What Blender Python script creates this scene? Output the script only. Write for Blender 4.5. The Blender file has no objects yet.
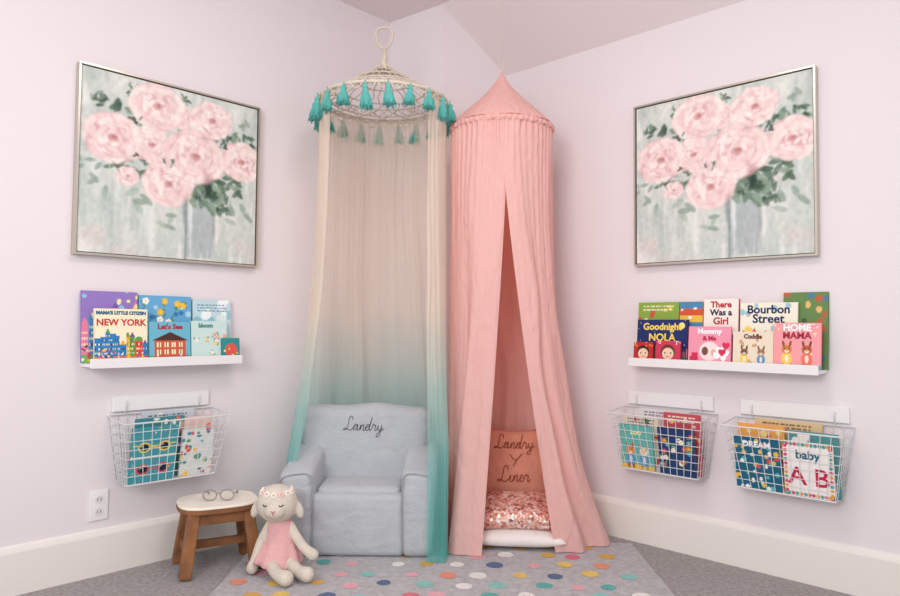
import bpy, bmesh, math, random
import numpy as np
from mathutils import Vector, Matrix, Euler
random.seed(7); rng=np.random.RandomState(5)
scene=bpy.context.scene
COL=scene.collection
scene.view_settings.view_transform='Standard'
# ------------------------------------------------------------ helpers
OX,OY=-0.050,4.173
AX,AY=-0.6934,-0.7206     # along left wall, away from corner
BX,BY=0.7206,-0.6934      # along right wall, away from corner
RL=math.atan2(0.7206,0.6934); RR=math.atan2(-0.6934,0.7206)
def W(u,v,z=0.0): return Vector((OX+AX*u+BX*v, OY+AY*u+BY*v, z))
def lin(c): return tuple(((x/255.0)/12.92 if x/255.0<=0.04045 else ((x/255.0+0.055)/1.055)**2.4) for x in c)
def mat(name,rgb,rough=0.7,bump=0.0,bscale=50,metal=0.0,var=0.0,vscale=5,spec=0.3,sheen=0.0,bump2=0,b2scale=8):
    m=bpy.data.materials.new(name); m.use_nodes=True
    nt=m.node_tree; b=nt.nodes['Principled BSDF']
    c=lin(rgb)
    b.inputs['Base Color'].default_value=(*c,1); b.inputs['Roughness'].default_value=rough
    b.inputs['Metallic'].default_value=metal
    b.inputs['Specular IOR Level'].default_value=spec
    if sheen: b.inputs['Sheen Weight'].default_value=sheen
    tc=nt.nodes.new('ShaderNodeTexCoord')
    if bump:
        n=nt.nodes.new('ShaderNodeTexNoise'); n.inputs['Scale'].default_value=bscale; n.inputs['Detail'].default_value=4
        nt.links.new(tc.outputs['Object'],n.inputs['Vector'])
        bp=nt.nodes.new('ShaderNodeBump'); bp.inputs['Strength'].default_value=bump; bp.inputs['Distance'].default_value=0.01
        nt.links.new(n.outputs['Fac'],bp.inputs['Height']); nt.links.new(bp.outputs['Normal'],b.inputs['Normal'])
        if bump2:
            n2=nt.nodes.new('ShaderNodeTexNoise'); n2.inputs['Scale'].default_value=b2scale; n2.inputs['Distortion'].default_value=.9; n2.inputs['Detail'].default_value=2
            mp=nt.nodes.new('ShaderNodeMapping'); mp.inputs['Scale'].default_value=(1.0,1.0,1.9); mp.inputs['Rotation'].default_value=(0,.4,0)
            nt.links.new(tc.outputs['Object'],mp.inputs['Vector']); nt.links.new(mp.outputs['Vector'],n2.inputs['Vector'])
            bq=nt.nodes.new('ShaderNodeBump'); bq.inputs['Strength'].default_value=bump2; bq.inputs['Distance'].default_value=0.05
            nt.links.new(n2.outputs['Fac'],bq.inputs['Height']); nt.links.new(bq.outputs['Normal'],bp.inputs['Normal'])
    if var:
        n=nt.nodes.new('ShaderNodeTexNoise'); n.inputs['Scale'].default_value=vscale; n.inputs['Detail'].default_value=5
        nt.links.new(tc.outputs['Object'],n.inputs['Vector'])
        r=nt.nodes.new('ShaderNodeValToRGB')
        r.color_ramp.elements[0].position=0.3; r.color_ramp.elements[1].position=0.7
        r.color_ramp.elements[0].color=(*[x*(1-var) for x in c],1); r.color_ramp.elements[1].color=(*[min(1,x*(1+var)) for x in c],1)
        nt.links.new(n.outputs['Fac'],r.inputs['Fac']); nt.links.new(r.outputs['Color'],b.inputs['Base Color'])
    return m
class MB:
    def __init__(s): s.v=[];s.f=[];s.m=[]
    def add(s,vs,fs,mi=0):
        o=len(s.v); s.v+= [tuple(p) for p in vs]; s.f+=[tuple(i+o for i in f) for f in fs]; s.m+=[mi]*len(fs); return s
    def box(s,x0,x1,y0,y1,z0,z1,mi=0):
        vs=[(x,y,z) for z in(z0,z1) for y in(y0,y1) for x in(x0,x1)]
        return s.add(vs,[(0,2,3,1),(4,5,7,6),(0,1,5,4),(2,6,7,3),(0,4,6,2),(1,3,7,5)],mi)
    def tube(s,pts,r,n=6,closed=False,mi=0):
        P=[Vector(p) for p in pts]; N=len(P)
        if N<2: return s
        rs=r if isinstance(r,(list,tuple)) else [r]*N
        T=[]
        for i in range(N):
            if closed: t=P[(i+1)%N]-P[i-1]
            else: t=P[min(i+1,N-1)]-P[max(i-1,0)]
            T.append(t.normalized() if t.length>1e-9 else Vector((0,0,1)))
        up=Vector((0,0,1)) if abs(T[0].z)<0.9 else Vector((1,0,0))
        nx=T[0].cross(up).normalized(); vs=[]
        for i in range(N):
            nx=(nx-T[i]*nx.dot(T[i])); nx=nx.normalized() if nx.length>1e-6 else T[i].orthogonal().normalized()
            ny=T[i].cross(nx)
            for k in range(n):
                a=2*math.pi*k/n; vs.append(P[i]+(nx*math.cos(a)+ny*math.sin(a))*rs[i])
        fs=[]
        for i in range(N if closed else N-1):
            j=(i+1)%N
            for k in range(n):
                k2=(k+1)%n; fs.append((i*n+k,i*n+k2,j*n+k2,j*n+k))
        if not closed:
            fs.append(tuple(reversed(range(n)))); fs.append(tuple((N-1)*n+k for k in range(n)))
        return s.add(vs,fs,mi)
    def ball(s,c,r,n=14,mi=0,sc=(1,1,1),rot=None):
        vs=[];fs=[];m=n//2+2
        for i in range(m+1):
            ph=math.pi*i/m
            for k in range(n):
                a=2*math.pi*k/n
                p=Vector((math.sin(ph)*math.cos(a)*r*sc[0],math.sin(ph)*math.sin(a)*r*sc[1],math.cos(ph)*r*sc[2]))
                if rot: p=rot@p
                vs.append(p+Vector(c))
        for i in range(m):
            for k in range(n):
                k2=(k+1)%n; fs.append((i*n+k,(i+1)*n+k,(i+1)*n+k2,i*n+k2))
        return s.add(vs,fs,mi)
    def lathe(s,prof,n=24,c=(0,0,0),mi=0,fr=None):
        vs=[];fs=[]
        for (r,z) in prof:
            for k in range(n):
                a=2*math.pi*k/n; rr=r*(fr(a,z) if fr else 1)
                vs.append((c[0]+rr*math.cos(a),c[1]+rr*math.sin(a),c[2]+z))
        for i in range(len(prof)-1):
            for k in range(n):
                k2=(k+1)%n; fs.append((i*n+k,i*n+k2,(i+1)*n+k2,(i+1)*n+k))
        return s.add(vs,fs,mi)
    def obj(s,name,mats,parent=None,smooth=False,bevel=0,loc=None,rot=None,merge=False):
        me=bpy.data.meshes.new(name); me.from_pydata(s.v,[],s.f); me.validate(); 
        for m in (mats if isinstance(mats,(list,tuple)) else [mats]): me.materials.append(m)
        if len(s.m)==len(me.polygons): me.polygons.foreach_set('material_index',s.m)
        bm=bmesh.new(); bm.from_mesh(me)
        if merge: bmesh.ops.remove_doubles(bm,verts=bm.verts,dist=1e-5)
        bmesh.ops.recalc_face_normals(bm,faces=bm.faces); bm.to_mesh(me); bm.free()
        if smooth: me.polygons.foreach_set('use_smooth',[True]*len(me.polygons))
        me.update()
        return mkobj(name,me,parent,bevel,loc,rot)
def mkobj(name,me,parent=None,bevel=0,loc=None,rot=None):
    o=bpy.data.objects.new(name,me); COL.objects.link(o)
    if parent: o.parent=parent
    if loc is not None: o.location=loc
    if rot is not None: o.rotation_euler=rot
    if bevel:
        b=o.modifiers.new('bevel','BEVEL'); b.width=bevel; b.segments=3; b.limit_method='ANGLE'
    return o
def empty(name,loc=(0,0,0),rot=(0,0,0)):
    e=bpy.data.objects.new(name,None); e.empty_display_size=0.05; COL.objects.link(e); e.location=loc; e.rotation_euler=rot; return e
def tag(o,label,cat,group=None):
    o['label']=label; o['category']=cat
    if group: o['group']=group
    return o
def struct(o): o['kind']='structure'; return o
def rbox(name,w,d,h,r,m,parent=None,loc=(0,0,0),rot=None,puff=0.0,taper=1.0,seg=5,sub=0,fn=None):
    """rounded box, base at z=0 centred on x,y"""
    bm=bmesh.new(); bmesh.ops.create_cube(bm,size=1)
    for v in bm.verts: v.co=Vector((v.co.x*w,v.co.y*d,(v.co.z+0.5)*h))
    bmesh.ops.bevel(bm,geom=list(bm.edges),offset=r,segments=seg,profile=0.5,affect='EDGES')
    if sub or fn or puff:
        bmesh.ops.subdivide_edges(bm,edges=[e for e in bm.edges if e.calc_length()>0.05],cuts=8,use_grid_fill=True)
    for v in bm.verts:
        x,y,z=v.co; tz=z/h
        nx=x/(w/2);ny=y/(d/2);nz=2*tz-1
        if puff:
            x*=1+puff*(1-ny*ny)*(1-nz*nz)/max(w,0.01); y*=1+puff*(1-nx*nx)*(1-nz*nz)/max(d,0.01)
            z=h/2+(z-h/2)*(1+puff*(1-nx*nx)*(1-ny*ny)/h)
        k=1+(taper-1)*tz
        v.co=Vector((x*k,y,z))
        if fn: v.co=Vector(fn(*v.co))
    me=bpy.data.meshes.new(name); bmesh.ops.recalc_face_normals(bm,faces=bm.faces); bm.to_mesh(me); bm.free()
    me.materials.append(m); me.polygons.foreach_set('use_smooth',[True]*len(me.polygons))
    return mkobj(name,me,parent,0,loc,rot)
def catmull(P,k=6):
    P=[Vector(p) for p in P]; out=[]
    for i in range(len(P)-1):
        p0=P[max(i-1,0)];p1=P[i];p2=P[i+1];p3=P[min(i+2,len(P)-1)]
        for j in range(k):
            t=j/k
            out.append(0.5*((2*p1)+(p2-p0)*t+(2*p0-5*p1+4*p2-p3)*t*t+(3*p1-p0-3*p2+p3)*t**3))
    out.append(P[-1]); return out
def text_data(body,size,shear=0.0,ext=0.0004,align='CENTER',offset=0.0):
    cu=bpy.data.curves.new('t','FONT'); cu.body=body; cu.size=size; cu.align_x=align; cu.align_y='CENTER'
    cu.extrude=ext; cu.shear=shear; cu.resolution_u=3; cu.offset=offset
    o=bpy.data.objects.new('t',cu); COL.objects.link(o)
    dg=bpy.context.evaluated_depsgraph_get(); me=bpy.data.meshes.new_from_object(o.evaluated_get(dg))
    vs=[v.co.copy() for v in me.vertices]; fs=[tuple(p.vertices) for p in me.polygons]
    bpy.data.objects.remove(o); bpy.data.meshes.remove(me); bpy.data.curves.remove(cu)
    return vs,fs
# ------------------------------------------------------------ raster painter -> vertex colours
class Cv:
    def __init__(s,n,m,asp,bg):
        s.n,s.m=n,m
        s.X,s.Y=np.meshgrid(np.linspace(0,asp,n),np.linspace(0,1,m)); s.a=asp
        s.C=np.zeros((m,n,3)); s.C[:]=np.array(lin(bg))
    def put(s,mask,c,al=1.0):
        c=np.array(lin(c)); k=(np.clip(mask,0,1)*al)[...,None]; s.C=s.C*(1-k)+c*k; return s
    def rect(s,x0,y0,x1,y1,c,al=1): return s.put(((s.X>=x0)&(s.X<=x1)&(s.Y>=y0)&(s.Y<=y1)).astype(float),c,al)
    def ell(s,x,y,rx,ry,c,al=1,rot=0,soft=4):
        dx=s.X-x;dy=s.Y-y; u=dx*math.cos(rot)+dy*math.sin(rot); w=-dx*math.sin(rot)+dy*math.cos(rot)
        d=(u/rx)**2+(w/ry)**2
        return s.put(np.clip((1-d)*soft,0,1),c,al)
    def tri(s,x0,x1,y0,xm,y1,c):
        t=(s.Y-y0)/(y1-y0); l=x0+(xm-x0)*t; r=x1+(xm-x1)*t
        return s.put(((t>=0)&(t<=1)&(s.X>=l)&(s.X<=r)).astype(float),c)
    def arc(s,x,y,r,w,a0,da,c,al=1):
        dx=s.X-x;dy=s.Y-y; d=np.hypot(dx,dy); a=(np.arctan2(dy,dx)-a0)%(2*math.pi)
        q=np.clip(1-np.abs(a-da/2)/(da/2),0,1)*(a<da)
        ww=w*np.sqrt(q+1e-6)
        return s.put(np.clip((ww-np.abs(d-r))/(0.5*w),0,1)*(q>0),c,al)
    def heart(s,x,y,r,c):
        u=(s.X-x)/r; w=(s.Y-y)/r
        return s.put(((u*u+w*w-1)**3-u*u*w**3*1.6<0).astype(float),c)
    def dots(s,n,r,cols,y0=0,y1=1):
        for i in range(n): s.ell(random.uniform(0,s.a),random.uniform(y0,y1),r*random.uniform(.6,1.2),r*random.uniform(.6,1.2),random.choice(cols))
        return s
def smooth_noise(n,m,sx,sy,seed):
    r=np.random.RandomState(seed); g=r.rand(sy+2,sx+2)
    yy=np.linspace(0,sy,m); xx=np.linspace(0,sx,n); y0=yy.astype(int); x0=xx.astype(int)
    fy=(yy-y0)[:,None]; fx=(xx-x0)[None,:]; fy=fy*fy*(3-2*fy); fx=fx*fx*(3-2*fx)
    return (g[y0][:,x0]*(1-fy)*(1-fx)+g[y0+1][:,x0]*fy*(1-fx)+g[y0][:,x0+1]*(1-fy)*fx+g[y0+1][:,x0+1]*fy*fx)
def attr_mat(name,rough=0.5,bump=0):
    m=bpy.data.materials.new(name); m.use_nodes=True; nt=m.node_tree; b=nt.nodes['Principled BSDF']
    at=nt.nodes.new('ShaderNodeAttribute'); at.attribute_name='Paint'; nt.links.new(at.outputs['Color'],b.inputs['Base Color'])
    b.inputs['Roughness'].default_value=rough; b.inputs['Specular IOR Level'].default_value=0.2
    if bump:
        tc=nt.nodes.new('ShaderNodeTexCoord'); n=nt.nodes.new('ShaderNodeTexNoise'); n.inputs['Scale'].default_value=60
        nt.links.new(tc.outputs['Object'],n.inputs['Vector'])
        bp=nt.nodes.new('ShaderNodeBump'); bp.inputs['Strength'].default_value=bump; bp.inputs['Distance'].default_value=0.005
        nt.links.new(n.outputs['Fac'],bp.inputs['Height']); nt.links.new(bp.outputs['Normal'],b.inputs['Normal'])
    return m
def painted_mesh(name,w,h,y,cv,material,extra=None,base=(200,200,200)):
    n,m=cv.n,cv.m
    xs=np.linspace(-w/2,w/2,n); zs=np.linspace(0,h,m)
    XX,ZZ=np.meshgrid(xs,zs); V=np.stack([XX.ravel(),np.full(n*m,y),ZZ.ravel()],1)
    idx=np.arange(n*m).reshape(m,n)
    F=np.stack([idx[:-1,:-1].ravel(),idx[:-1,1:].ravel(),idx[1:,1:].ravel(),idx[1:,:-1].ravel()],1)
    vs=V.tolist(); fs=F.tolist(); cols=np.concatenate([cv.C.reshape(-1,3),np.ones((n*m,1))],1).tolist()
    if extra:
        o=len(vs); vs+= [list(p) for p in extra.v]; fs+=[[i+o for i in f] for f in extra.f]; cols+=[[*lin(base),1]]*len(extra.v)
    me=bpy.data.meshes.new(name); me.from_pydata(vs,[],fs); me.materials.append(material)
    a=me.color_attributes.new('Paint','FLOAT_COLOR','POINT'); a.data.foreach_set('color',np.array(cols,dtype=np.float32).ravel())
    me.update(); return me
# ------------------------------------------------------------ materials
M_wall=mat('wall_paint',(234,226,229),0.85,0.05,120)
M_ceil=mat('ceiling_paint',(234,223,224),0.9,0.05,90)
M_base=mat('baseboard_paint',(237,231,225),0.45)
M_white=mat('white_lacquer',(238,236,236),0.45)
M_wire=mat('white_wire',(222,222,223),0.35)
M_pages=mat('paper_pages',(232,226,212),0.9)
M_cover=attr_mat('printed_cover',0.45)
M_canvas=attr_mat('painted_canvas',0.75,0.5)
M_frame=mat('champagne_metal',(200,192,180),0.3,metal=0.8)
M_frame_in=mat('frame_inner_shadow_gap',(70,64,60),0.7)
M_carpet=mat('grey_carpet',(172,166,166),0.95,1.0,260,var=0.28,vscale=60,sheen=0.2)
M_rug=mat('grey_rug_pile',(194,192,195),0.95,1.0,160,var=0.14,vscale=40)
# ------------------------------------------------------------ room shell
EXT=3.9; HC=2.725; HK=2.414
C_=(0.40,0.37); L_=(0.44,0.0); A_=(0.0,0.495)
def prism_wall(name,p,q,z0,zp,zq,th,m):
    pts=[(p[0],p[1]),(q[0],q[1]),(q[0]+th[0],q[1]+th[1]),(p[0]+th[0],p[1]+th[1])]
    zt=[zp,zq,zq,zp]; b=MB()
    vs=[W(a,c,z0) for a,c in pts]+[W(a,c,z) for (a,c),z in zip(pts,zt)]
    b.add(vs,[(0,1,2,3),(4,5,6,7),(0,1,5,4),(1,2,6,5),(2,3,7,6),(3,0,4,7)])
    return struct(b.obj(name,m))
prism_wall('wall_left',(0.0,0),(EXT,0),-0.05,HC+.05,HC+.05,(0,-0.1),M_wall)
prism_wall('wall_right',(0,-0.1),(0,EXT),-0.05,HK+.03,HK+.03,(-0.1,0),M_wall)
b=MB()
pl=[L_,C_,A_]
for i in range(2):
    p,q=pl[i],pl[i+1]
    zz=[HC+.03,HC+.03] if i==0 else [HC+.03,HK+.03]
    b.add([W(*p,0),W(*q,0),W(*q,zz[1]),W(*p,zz[0])],[(0,1,2,3)])
struct(b.obj('wall_back',M_wall,merge=True))
b=MB(); vs=[]
sec=[(-0.1,HK-0.1*0.777),(0.0,HK),(0.40,HC),(EXT,HC)]
for v in (-0.1,EXT):
    for u,z in sec: vs.append(W(u,v,z))
    for u,z in sec: vs.append(W(u,v,z+0.08))
fs=[]
for i in range(3): fs+=[(i,i+1,8+i+1,8+i),(4+i,4+i+1,12+i+1,12+i)]
fs+=[(0,8,12,4),(3,11,15,7)]
b.add(vs,fs); struct(b.obj('ceiling',M_ceil))
b=MB(); b.add([W(-.1,-.1,0),W(EXT,-.1,0),W(EXT,EXT,0),W(-.1,EXT,0),W(-.1,-.1,-.05),W(EXT,-.1,-.05),W(EXT,EXT,-.05),W(-.1,EXT,-.05)],[(0,1,2,3),(4,5,6,7),(0,1,5,4),(1,2,6,5),(2,3,7,6),(3,0,4,7)])
struct(b.obj('floor',M_carpet))
def baseboard(name,f,s0,s1):
    prof=[(0,0),(0.016,0),(0.016,0.155),(0.013,0.165),(0.008,0.176),(0,0.18)]
    b=MB(); n=len(prof); vs=[f(s,o,z) for s in(s0,s1) for o,z in prof]
    b.add(vs,[(i,(i+1)%n,n+(i+1)%n,n+i) for i in range(n)]+[tuple(range(n)),tuple(range(n,2*n))])
    return struct(b.obj(name,M_base))
baseboard('baseboard_left',lambda s,o,z:W(s,o,z),0.44,EXT)
baseboard('baseboard_right',lambda s,o,z:W(o,s,z),0.495,EXT)
# outlet
e=empty('wall_outlet',W(1.94,0.0,0.215),(0,0,RL))
rbox('cover_plate',0.072,0.008,0.118,0.003,M_white,e,(0,-0.004,0))
Md=mat('outlet_slot',(110,105,105),0.5)
for zc in (0.035,0.083):
    b=MB(); b.lathe([(.0001,0),(.0155,0),(.0155,.002),(.0001,.002)],20)
    b.obj('socket_face',mat('socket_white',(226,222,220),.4),e,loc=(0,-.0082,zc),rot=(math.pi/2,0,0))
    for sx in(-.006,.006):
        b=MB(); b.box(sx-.0012,sx+.0012,-0.0112,-0.0098,zc-.004,zc+.006); b.obj('socket_slot',Md,e)
tag(e,"white double electrical outlet on the pale wall above the baseboard",'outlet')
# ------------------------------------------------------------ paintings
def blur(C,k):
    for _ in range(k):
        P=np.pad(C,((1,1),(1,1),(0,0)),mode='edge'); C=(P[1:-1,1:-1]*4+P[:-2,1:-1]+P[2:,1:-1]+P[1:-1,:-2]+P[1:-1,2:])/8
    return C
def make_painting():
    n=300; cv=Cv(n,n,1.0,(202,210,204))
    def nz(sx,sy,s): return smooth_noise(n,n,sx,sy,s)
    cv.put(np.clip(nz(5,4,1)*2-.7,0,1),(226,227,221),.9)
    cv.put(np.clip(nz(14,4,2)*2.2-1,0,1),(184,197,191),.7)
    cv.put(np.clip(nz(24,5,3)*2.6-1.5,0,1),(168,183,178),.5)
    cv.put(np.clip(nz(10,9,4)*2.4-1.3,0,1)*(cv.Y<.45),(224,202,200),.5)
    cv.put(np.clip(nz(32,6,8)*2.6-1.5,0,1),(236,236,232),.75)
    cv.put(np.clip(nz(50,8,9)*2.6-1.6,0,1)*(cv.Y<.6),(214,220,217),.7)
    vx=.64
    m=np.clip((.09+.05*np.clip(cv.Y,0,.4)-np.abs(cv.X-vx-(.012*np.sin(cv.Y*12))))*50,0,1)*(cv.Y<.42)*(cv.Y>.015)
    cv.put(m,(174,184,185),.85)
    cv.put(m*np.clip(nz(44,3,11)*2.8-1.5,0,1),(228,230,230),.9)
    cv.put(m*np.clip(nz(38,4,12)*2.8-1.6,0,1),(118,130,133),.8)
    cv.put(np.exp(-((cv.X-vx+.075)/.008)**2)*(cv.Y<.36),(110,122,125),.65)
    r=random.Random(3)
    def leaf(x,y,s,n=7,dark=True):
        for i in range(n):
            c=r.choice([(66,90,74),(84,110,90),(112,138,118),(52,70,64),(142,164,146)] if dark else [(150,168,156),(174,190,178)])
            a=r.uniform(0,6.3); cv.ell(x+r.uniform(-s,s),y+r.uniform(-s,s),s*.62,s*.26,c,.85,a,2.5)
    for x,y,s in [(.22,.76,.07),(.08,.84,.04),(.26,.93,.03),(.74,.44,.09),(.66,.38,.08),(.82,.49,.07),(.50,.74,.06),(.83,.76,.05),(.3,.49,.06),(.56,.40,.07),(.94,.78,.04),(.18,.50,.05),(.80,.36,.06),(.54,.95,.03),(.70,.72,.05),(.70,.50,.07),(.24,.68,.05)]: leaf(x,y,s,10)
    for x,y,s in [(.05,.5,.05),(.3,.3,.08),(.45,.2,.06),(.9,.3,.07),(.95,.9,.05),(.12,.35,.06)]: leaf(x,y,s,4,False)
    pk=[(228,186,188),(234,196,196),(220,172,178),(240,212,208)]; lt=[(246,228,224),(250,238,233),(242,218,215)]
    def rose(x,y,R):
        for i in range(12):
            a=i*.5236+r.uniform(-.2,.2); cv.ell(x+math.cos(a)*R*.72,y+math.sin(a)*R*.64,R*.42*r.uniform(.8,1.15),R*.30,r.choice(pk+lt),.65,a+1.57+r.uniform(-.5,.5),2)
        cv.ell(x,y,R*.9,R*.82,(224,182,185),.7,0,2)
        for f,k,sz in [(.78,9,.40),(.58,8,.36),(.38,6,.30),(.18,4,.22)]:
            ph=r.uniform(0,6.3)
            for i in range(k):
                a=ph+6.283*i/k+r.uniform(-.3,.3); X=x+math.cos(a)*R*f*r.uniform(.88,1.08); Y=y+math.sin(a)*R*f*.88
                cv.ell(X,Y,R*sz*1.1,R*sz*.72,r.choice(pk),.65,a+1.57,2)
                cv.ell(X+math.cos(a)*R*.07,Y+math.sin(a)*R*.07,R*sz*.95,R*sz*.42,r.choice(lt),.8,a+1.57+r.uniform(-.4,.4),1.7)
        for i in range(6):
            cv.arc(x+r.uniform(-.15,.15)*R,y+r.uniform(-.15,.15)*R,R*r.uniform(.2,.75),R*.045,r.uniform(0,6.3),r.uniform(.7,1.5),r.choice(pk+[(206,148,155)]),.65)
        cv.ell(x,y,R*.2,R*.15,(202,142,146),.7,0,1.8); cv.ell(x+R*.04,y+R*.03,R*.10,R*.07,(184,124,112),.75,0,2)
        cv.arc(x,y,R*.22,R*.05,r.uniform(0,6),2.6,(246,222,218),.75)
    for x,y,R in [(.36,.64,.12),(.52,.84,.08),(.39,.87,.15),(.71,.86,.125),(.16,.64,.155),(.90,.64,.135),(.46,.43,.145),(.61,.62,.18),(.24,.44,.06)]: rose(x,y,R)
    leaf(.46,.55,.03,4); leaf(.77,.73,.03,5); leaf(.28,.77,.03,5); leaf(.30,.56,.03,3)
    for i in range(200):
        x,y=r.uniform(0,1),r.uniform(0,1); j,i2=min(n-1,int(y*n)),min(n-1,int(x*n)); c=cv.C[j,i2].copy()
        a=1.57+r.uniform(-.5,.5) if r.random()<.6 else r.uniform(0,3)
        dx=cv.X-x;dy=cv.Y-y; L=r.uniform(.02,.05); u=dx*math.cos(a)+dy*math.sin(a); w=-dx*math.sin(a)+dy*math.cos(a)
        k=(np.clip((1-(u/L)**2-(w/(L*.14))**2)*3,0,1)*.5)[...,None]; cv.C=cv.C*(1-k)+c*k
    cv.C=blur(cv.C,3)
    k=(nz(60,40,31)-.5)[...,None]*.08; cv.C=np.clip(cv.C*(1+k*2),0,1)
    return cv
PW,PH=0.795,0.76
pcv=make_painting()
pme=painted_mesh('canvas',PW-.024,PH-.024,-0.0275,pcv,M_canvas)
def frame_mesh():
    b=MB(); w,h,t,d=PW/2,PH,0.008,0.036
    b.box(-w,w,-d,0,0,t); b.box(-w,w,-d,0,h-t,h); b.box(-w,-w+t,-d,0,t,h-t); b.box(w-t,w,-d,0,t,h-t)
    b.box(-w+t,w-t,-.024,-.002,t,h-t,1); return b
fo=None
for (loc,rot,lab) in [(W(1.672,0.001,1.268),RL,"square pink rose canvas in champagne frame above the short ledge"),(W(0.001,1.705,1.29),RR,"square pink rose canvas in champagne frame above the long ledge")]:
    e=empty('framed_painting',loc,(0,0,rot)); tag(e,lab,'painting',"matching framed rose paintings")
    mkobj('canvas',pme,e,loc=(0,0,.012))
    if fo is None: fo=frame_mesh().obj('frame',[M_frame,M_frame_in],e)
    else:
        f2=fo.copy(); COL.objects.link(f2); f2.parent=e
# ------------------------------------------------------------ ledges
def ledge(loc,rot,L,label):
    e=empty('picture_ledge',loc,(0,0,rot)); tag(e,label,'shelf')
    b=MB(); b.box(-L/2,L/2,-0.105,0,0.0,0.014); b.obj('shelf_board',M_white,e,bevel=.002)
    b=MB(); b.box(-L/2,L/2,-0.012,0,0.014,0.075); b.obj('back_rail',M_white,e,bevel=.002)
    b=MB(); b.box(-L/2,L/2,-0.117,-0.105,-0.004,0.034); b.obj('front_lip',M_white,e,bevel=.002)
ZL=0.828
ledge(W(1.705,0.0005,ZL),RL,0.635,"short white wooden picture ledge holding children's books")
ledge(W(0.0005,1.722,ZL),RR,0.80,"long white wooden picture ledge crowded with children's books")
# ------------------------------------------------------------ books
tmats={}
def tm(c):
    if c not in tmats: tmats[c]=mat('print_ink_%02x%02x%02x'%c,c,0.5)
    return tmats[c]
def book(loc,rot,w,h,t,bg,painter,titles,label,group,tilt=-6,spin=0,cat='book'):
    asp=w/h; m=int(84); n=max(24,int(84*asp)); cv=Cv(n,m,asp,bg); 
    if painter: painter(cv)
    ex=MB(); ex.box(-w/2,w/2,-t/2,-t/2+.002,0,h); ex.box(-w/2,w/2,t/2-.002,t/2,0,h); ex.box(-w/2,-w/2+.002,-t/2,t/2,0,h)
    me=painted_mesh('picture_book',w,h,-t/2-0.0003,cv,M_cover,ex,bg)
    o=mkobj('picture_book',me,None,loc=loc,rot=Euler((math.radians(tilt),math.radians(spin),rot),'XYZ'))
    tag(o,label,cat,group)
    b=MB(); b.box(-w/2+.0025,w/2-.003,-t/2+.0022,t/2-.0022,.003,h-.003); b.obj('pages',M_pages,o)
    if titles:
        b=MB(); ms=[]
        for (s,size,x,y,c) in titles:
            if c not in ms: ms.append(c)
            vs,fs=text_data(s,size*h,offset=.0012)
            wd=max(p.x for p in vs)-min(p.x for p in vs); k=min(1,(w*.94)/wd)
            cx=x*asp*h-w/2
            b.add([(p.x*k+cx,-t/2-.0009-p.z,p.y*k+y*h) for p in vs],fs,ms.index(c))
        b.obj('title_lettering',[tm(c) for c in ms],o)
    return o
def chain(*fs):
    def f(c):
        for g in fs: g(c)
    return f
def p_city(cols,ground,hi=.62,lo=.3):
    def f(c):
        x=0
        while x<c.a:
            w=random.uniform(.06,.14); h=random.uniform(lo,hi); col=random.choice(cols); c.rect(x,.05,x+w,h,col)
            q=random.random()
            if q<.4: c.tri(x,x+w,h,x+w/2,h+.09,random.choice(cols))
            elif q<.7: c.ell(x+w/2,h,w/2,.05,random.choice(cols))
            for i in range(3):
                for j in range(int(h*11)): c.rect(x+w*(.12+.3*i),.08+j*.08,x+w*(.12+.3*i)+w*.16,.11+j*.08,random.choice([(250,240,190),(60,70,100)]))
            x+=w
        c.rect(0,0,c.a,.12,ground)
        c.dots(34,.02,[(230,60,50),(250,200,50),(255,255,255),(40,100,180),(60,150,90),(60,50,60)],0,.24)
        for i in range(7):
            x=random.uniform(.05,c.a-.05); col=random.choice([(225,70,60),(50,110,180),(245,195,60),(70,60,70)]); c.ell(x,.10,.016,.05,col); c.ell(x,.165,.016,.018,(235,195,165))
    return f
def p_house(wall,roof,trim):
    def f(c):
        a=c.a; c.rect(0,0,a,.14,(110,165,80)); c.rect(a*.12,.1,a*.88,.52,wall); c.tri(a*.05,a*.95,.52,a*.5,.74,roof)
        for i in range(4):
            for j in range(2): c.rect(a*(.18+.175*i),.17+j*.18,a*(.28+.175*i),.29+j*.18,trim); c.rect(a*(.22+.175*i),.17+j*.18,a*(.24+.175*i),.29+j*.18,(70,60,70))
        c.dots(16,.03,[(230,90,70),(250,200,60),(60,120,190),(250,250,245)],0,.16)
    return f
def p_flowers(cols,leafc=(90,145,105),y0=0.0,y1=.5,n=10,s=1):
    def f(c):
        for i in range(n):
            x=random.uniform(.05,c.a-.05);y=random.uniform(y0+.05,y1)
            for q in range(3): c.ell(x+random.uniform(-.07,.07)*s,y+random.uniform(-.06,.06)*s,.05*s,.018*s,leafc,1,random.uniform(0,3))
            col=random.choice(cols)
            for k in range(5): c.ell(x+.03*s*math.cos(k*1.257),y+.03*s*math.sin(k*1.257),.026*s,.026*s,col)
            c.ell(x,y,.018*s,.018*s,(250,210,90))
    return f
def p_night(c):
    c.dots(26,.012,[(250,240,180)],.3,.98); c.ell(c.a*.88,.86,.08,.08,(250,230,150))
    x=0
    while x<c.a:
        w=random.uniform(.12,.2); h=random.uniform(.24,.42); c.rect(x,.1,x+w,h,random.choice([(190,120,80),(110,150,190),(150,90,120),(90,130,110)])); c.tri(x-.01,x+w+.01,h,x+w/2,h+.1,(90,60,80)); c.rect(x+w*.3,.2,x+w*.5,.28,(250,220,110)); x+=w+.02
    c.rect(0,0,c.a,.14,(60,110,90))
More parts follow.
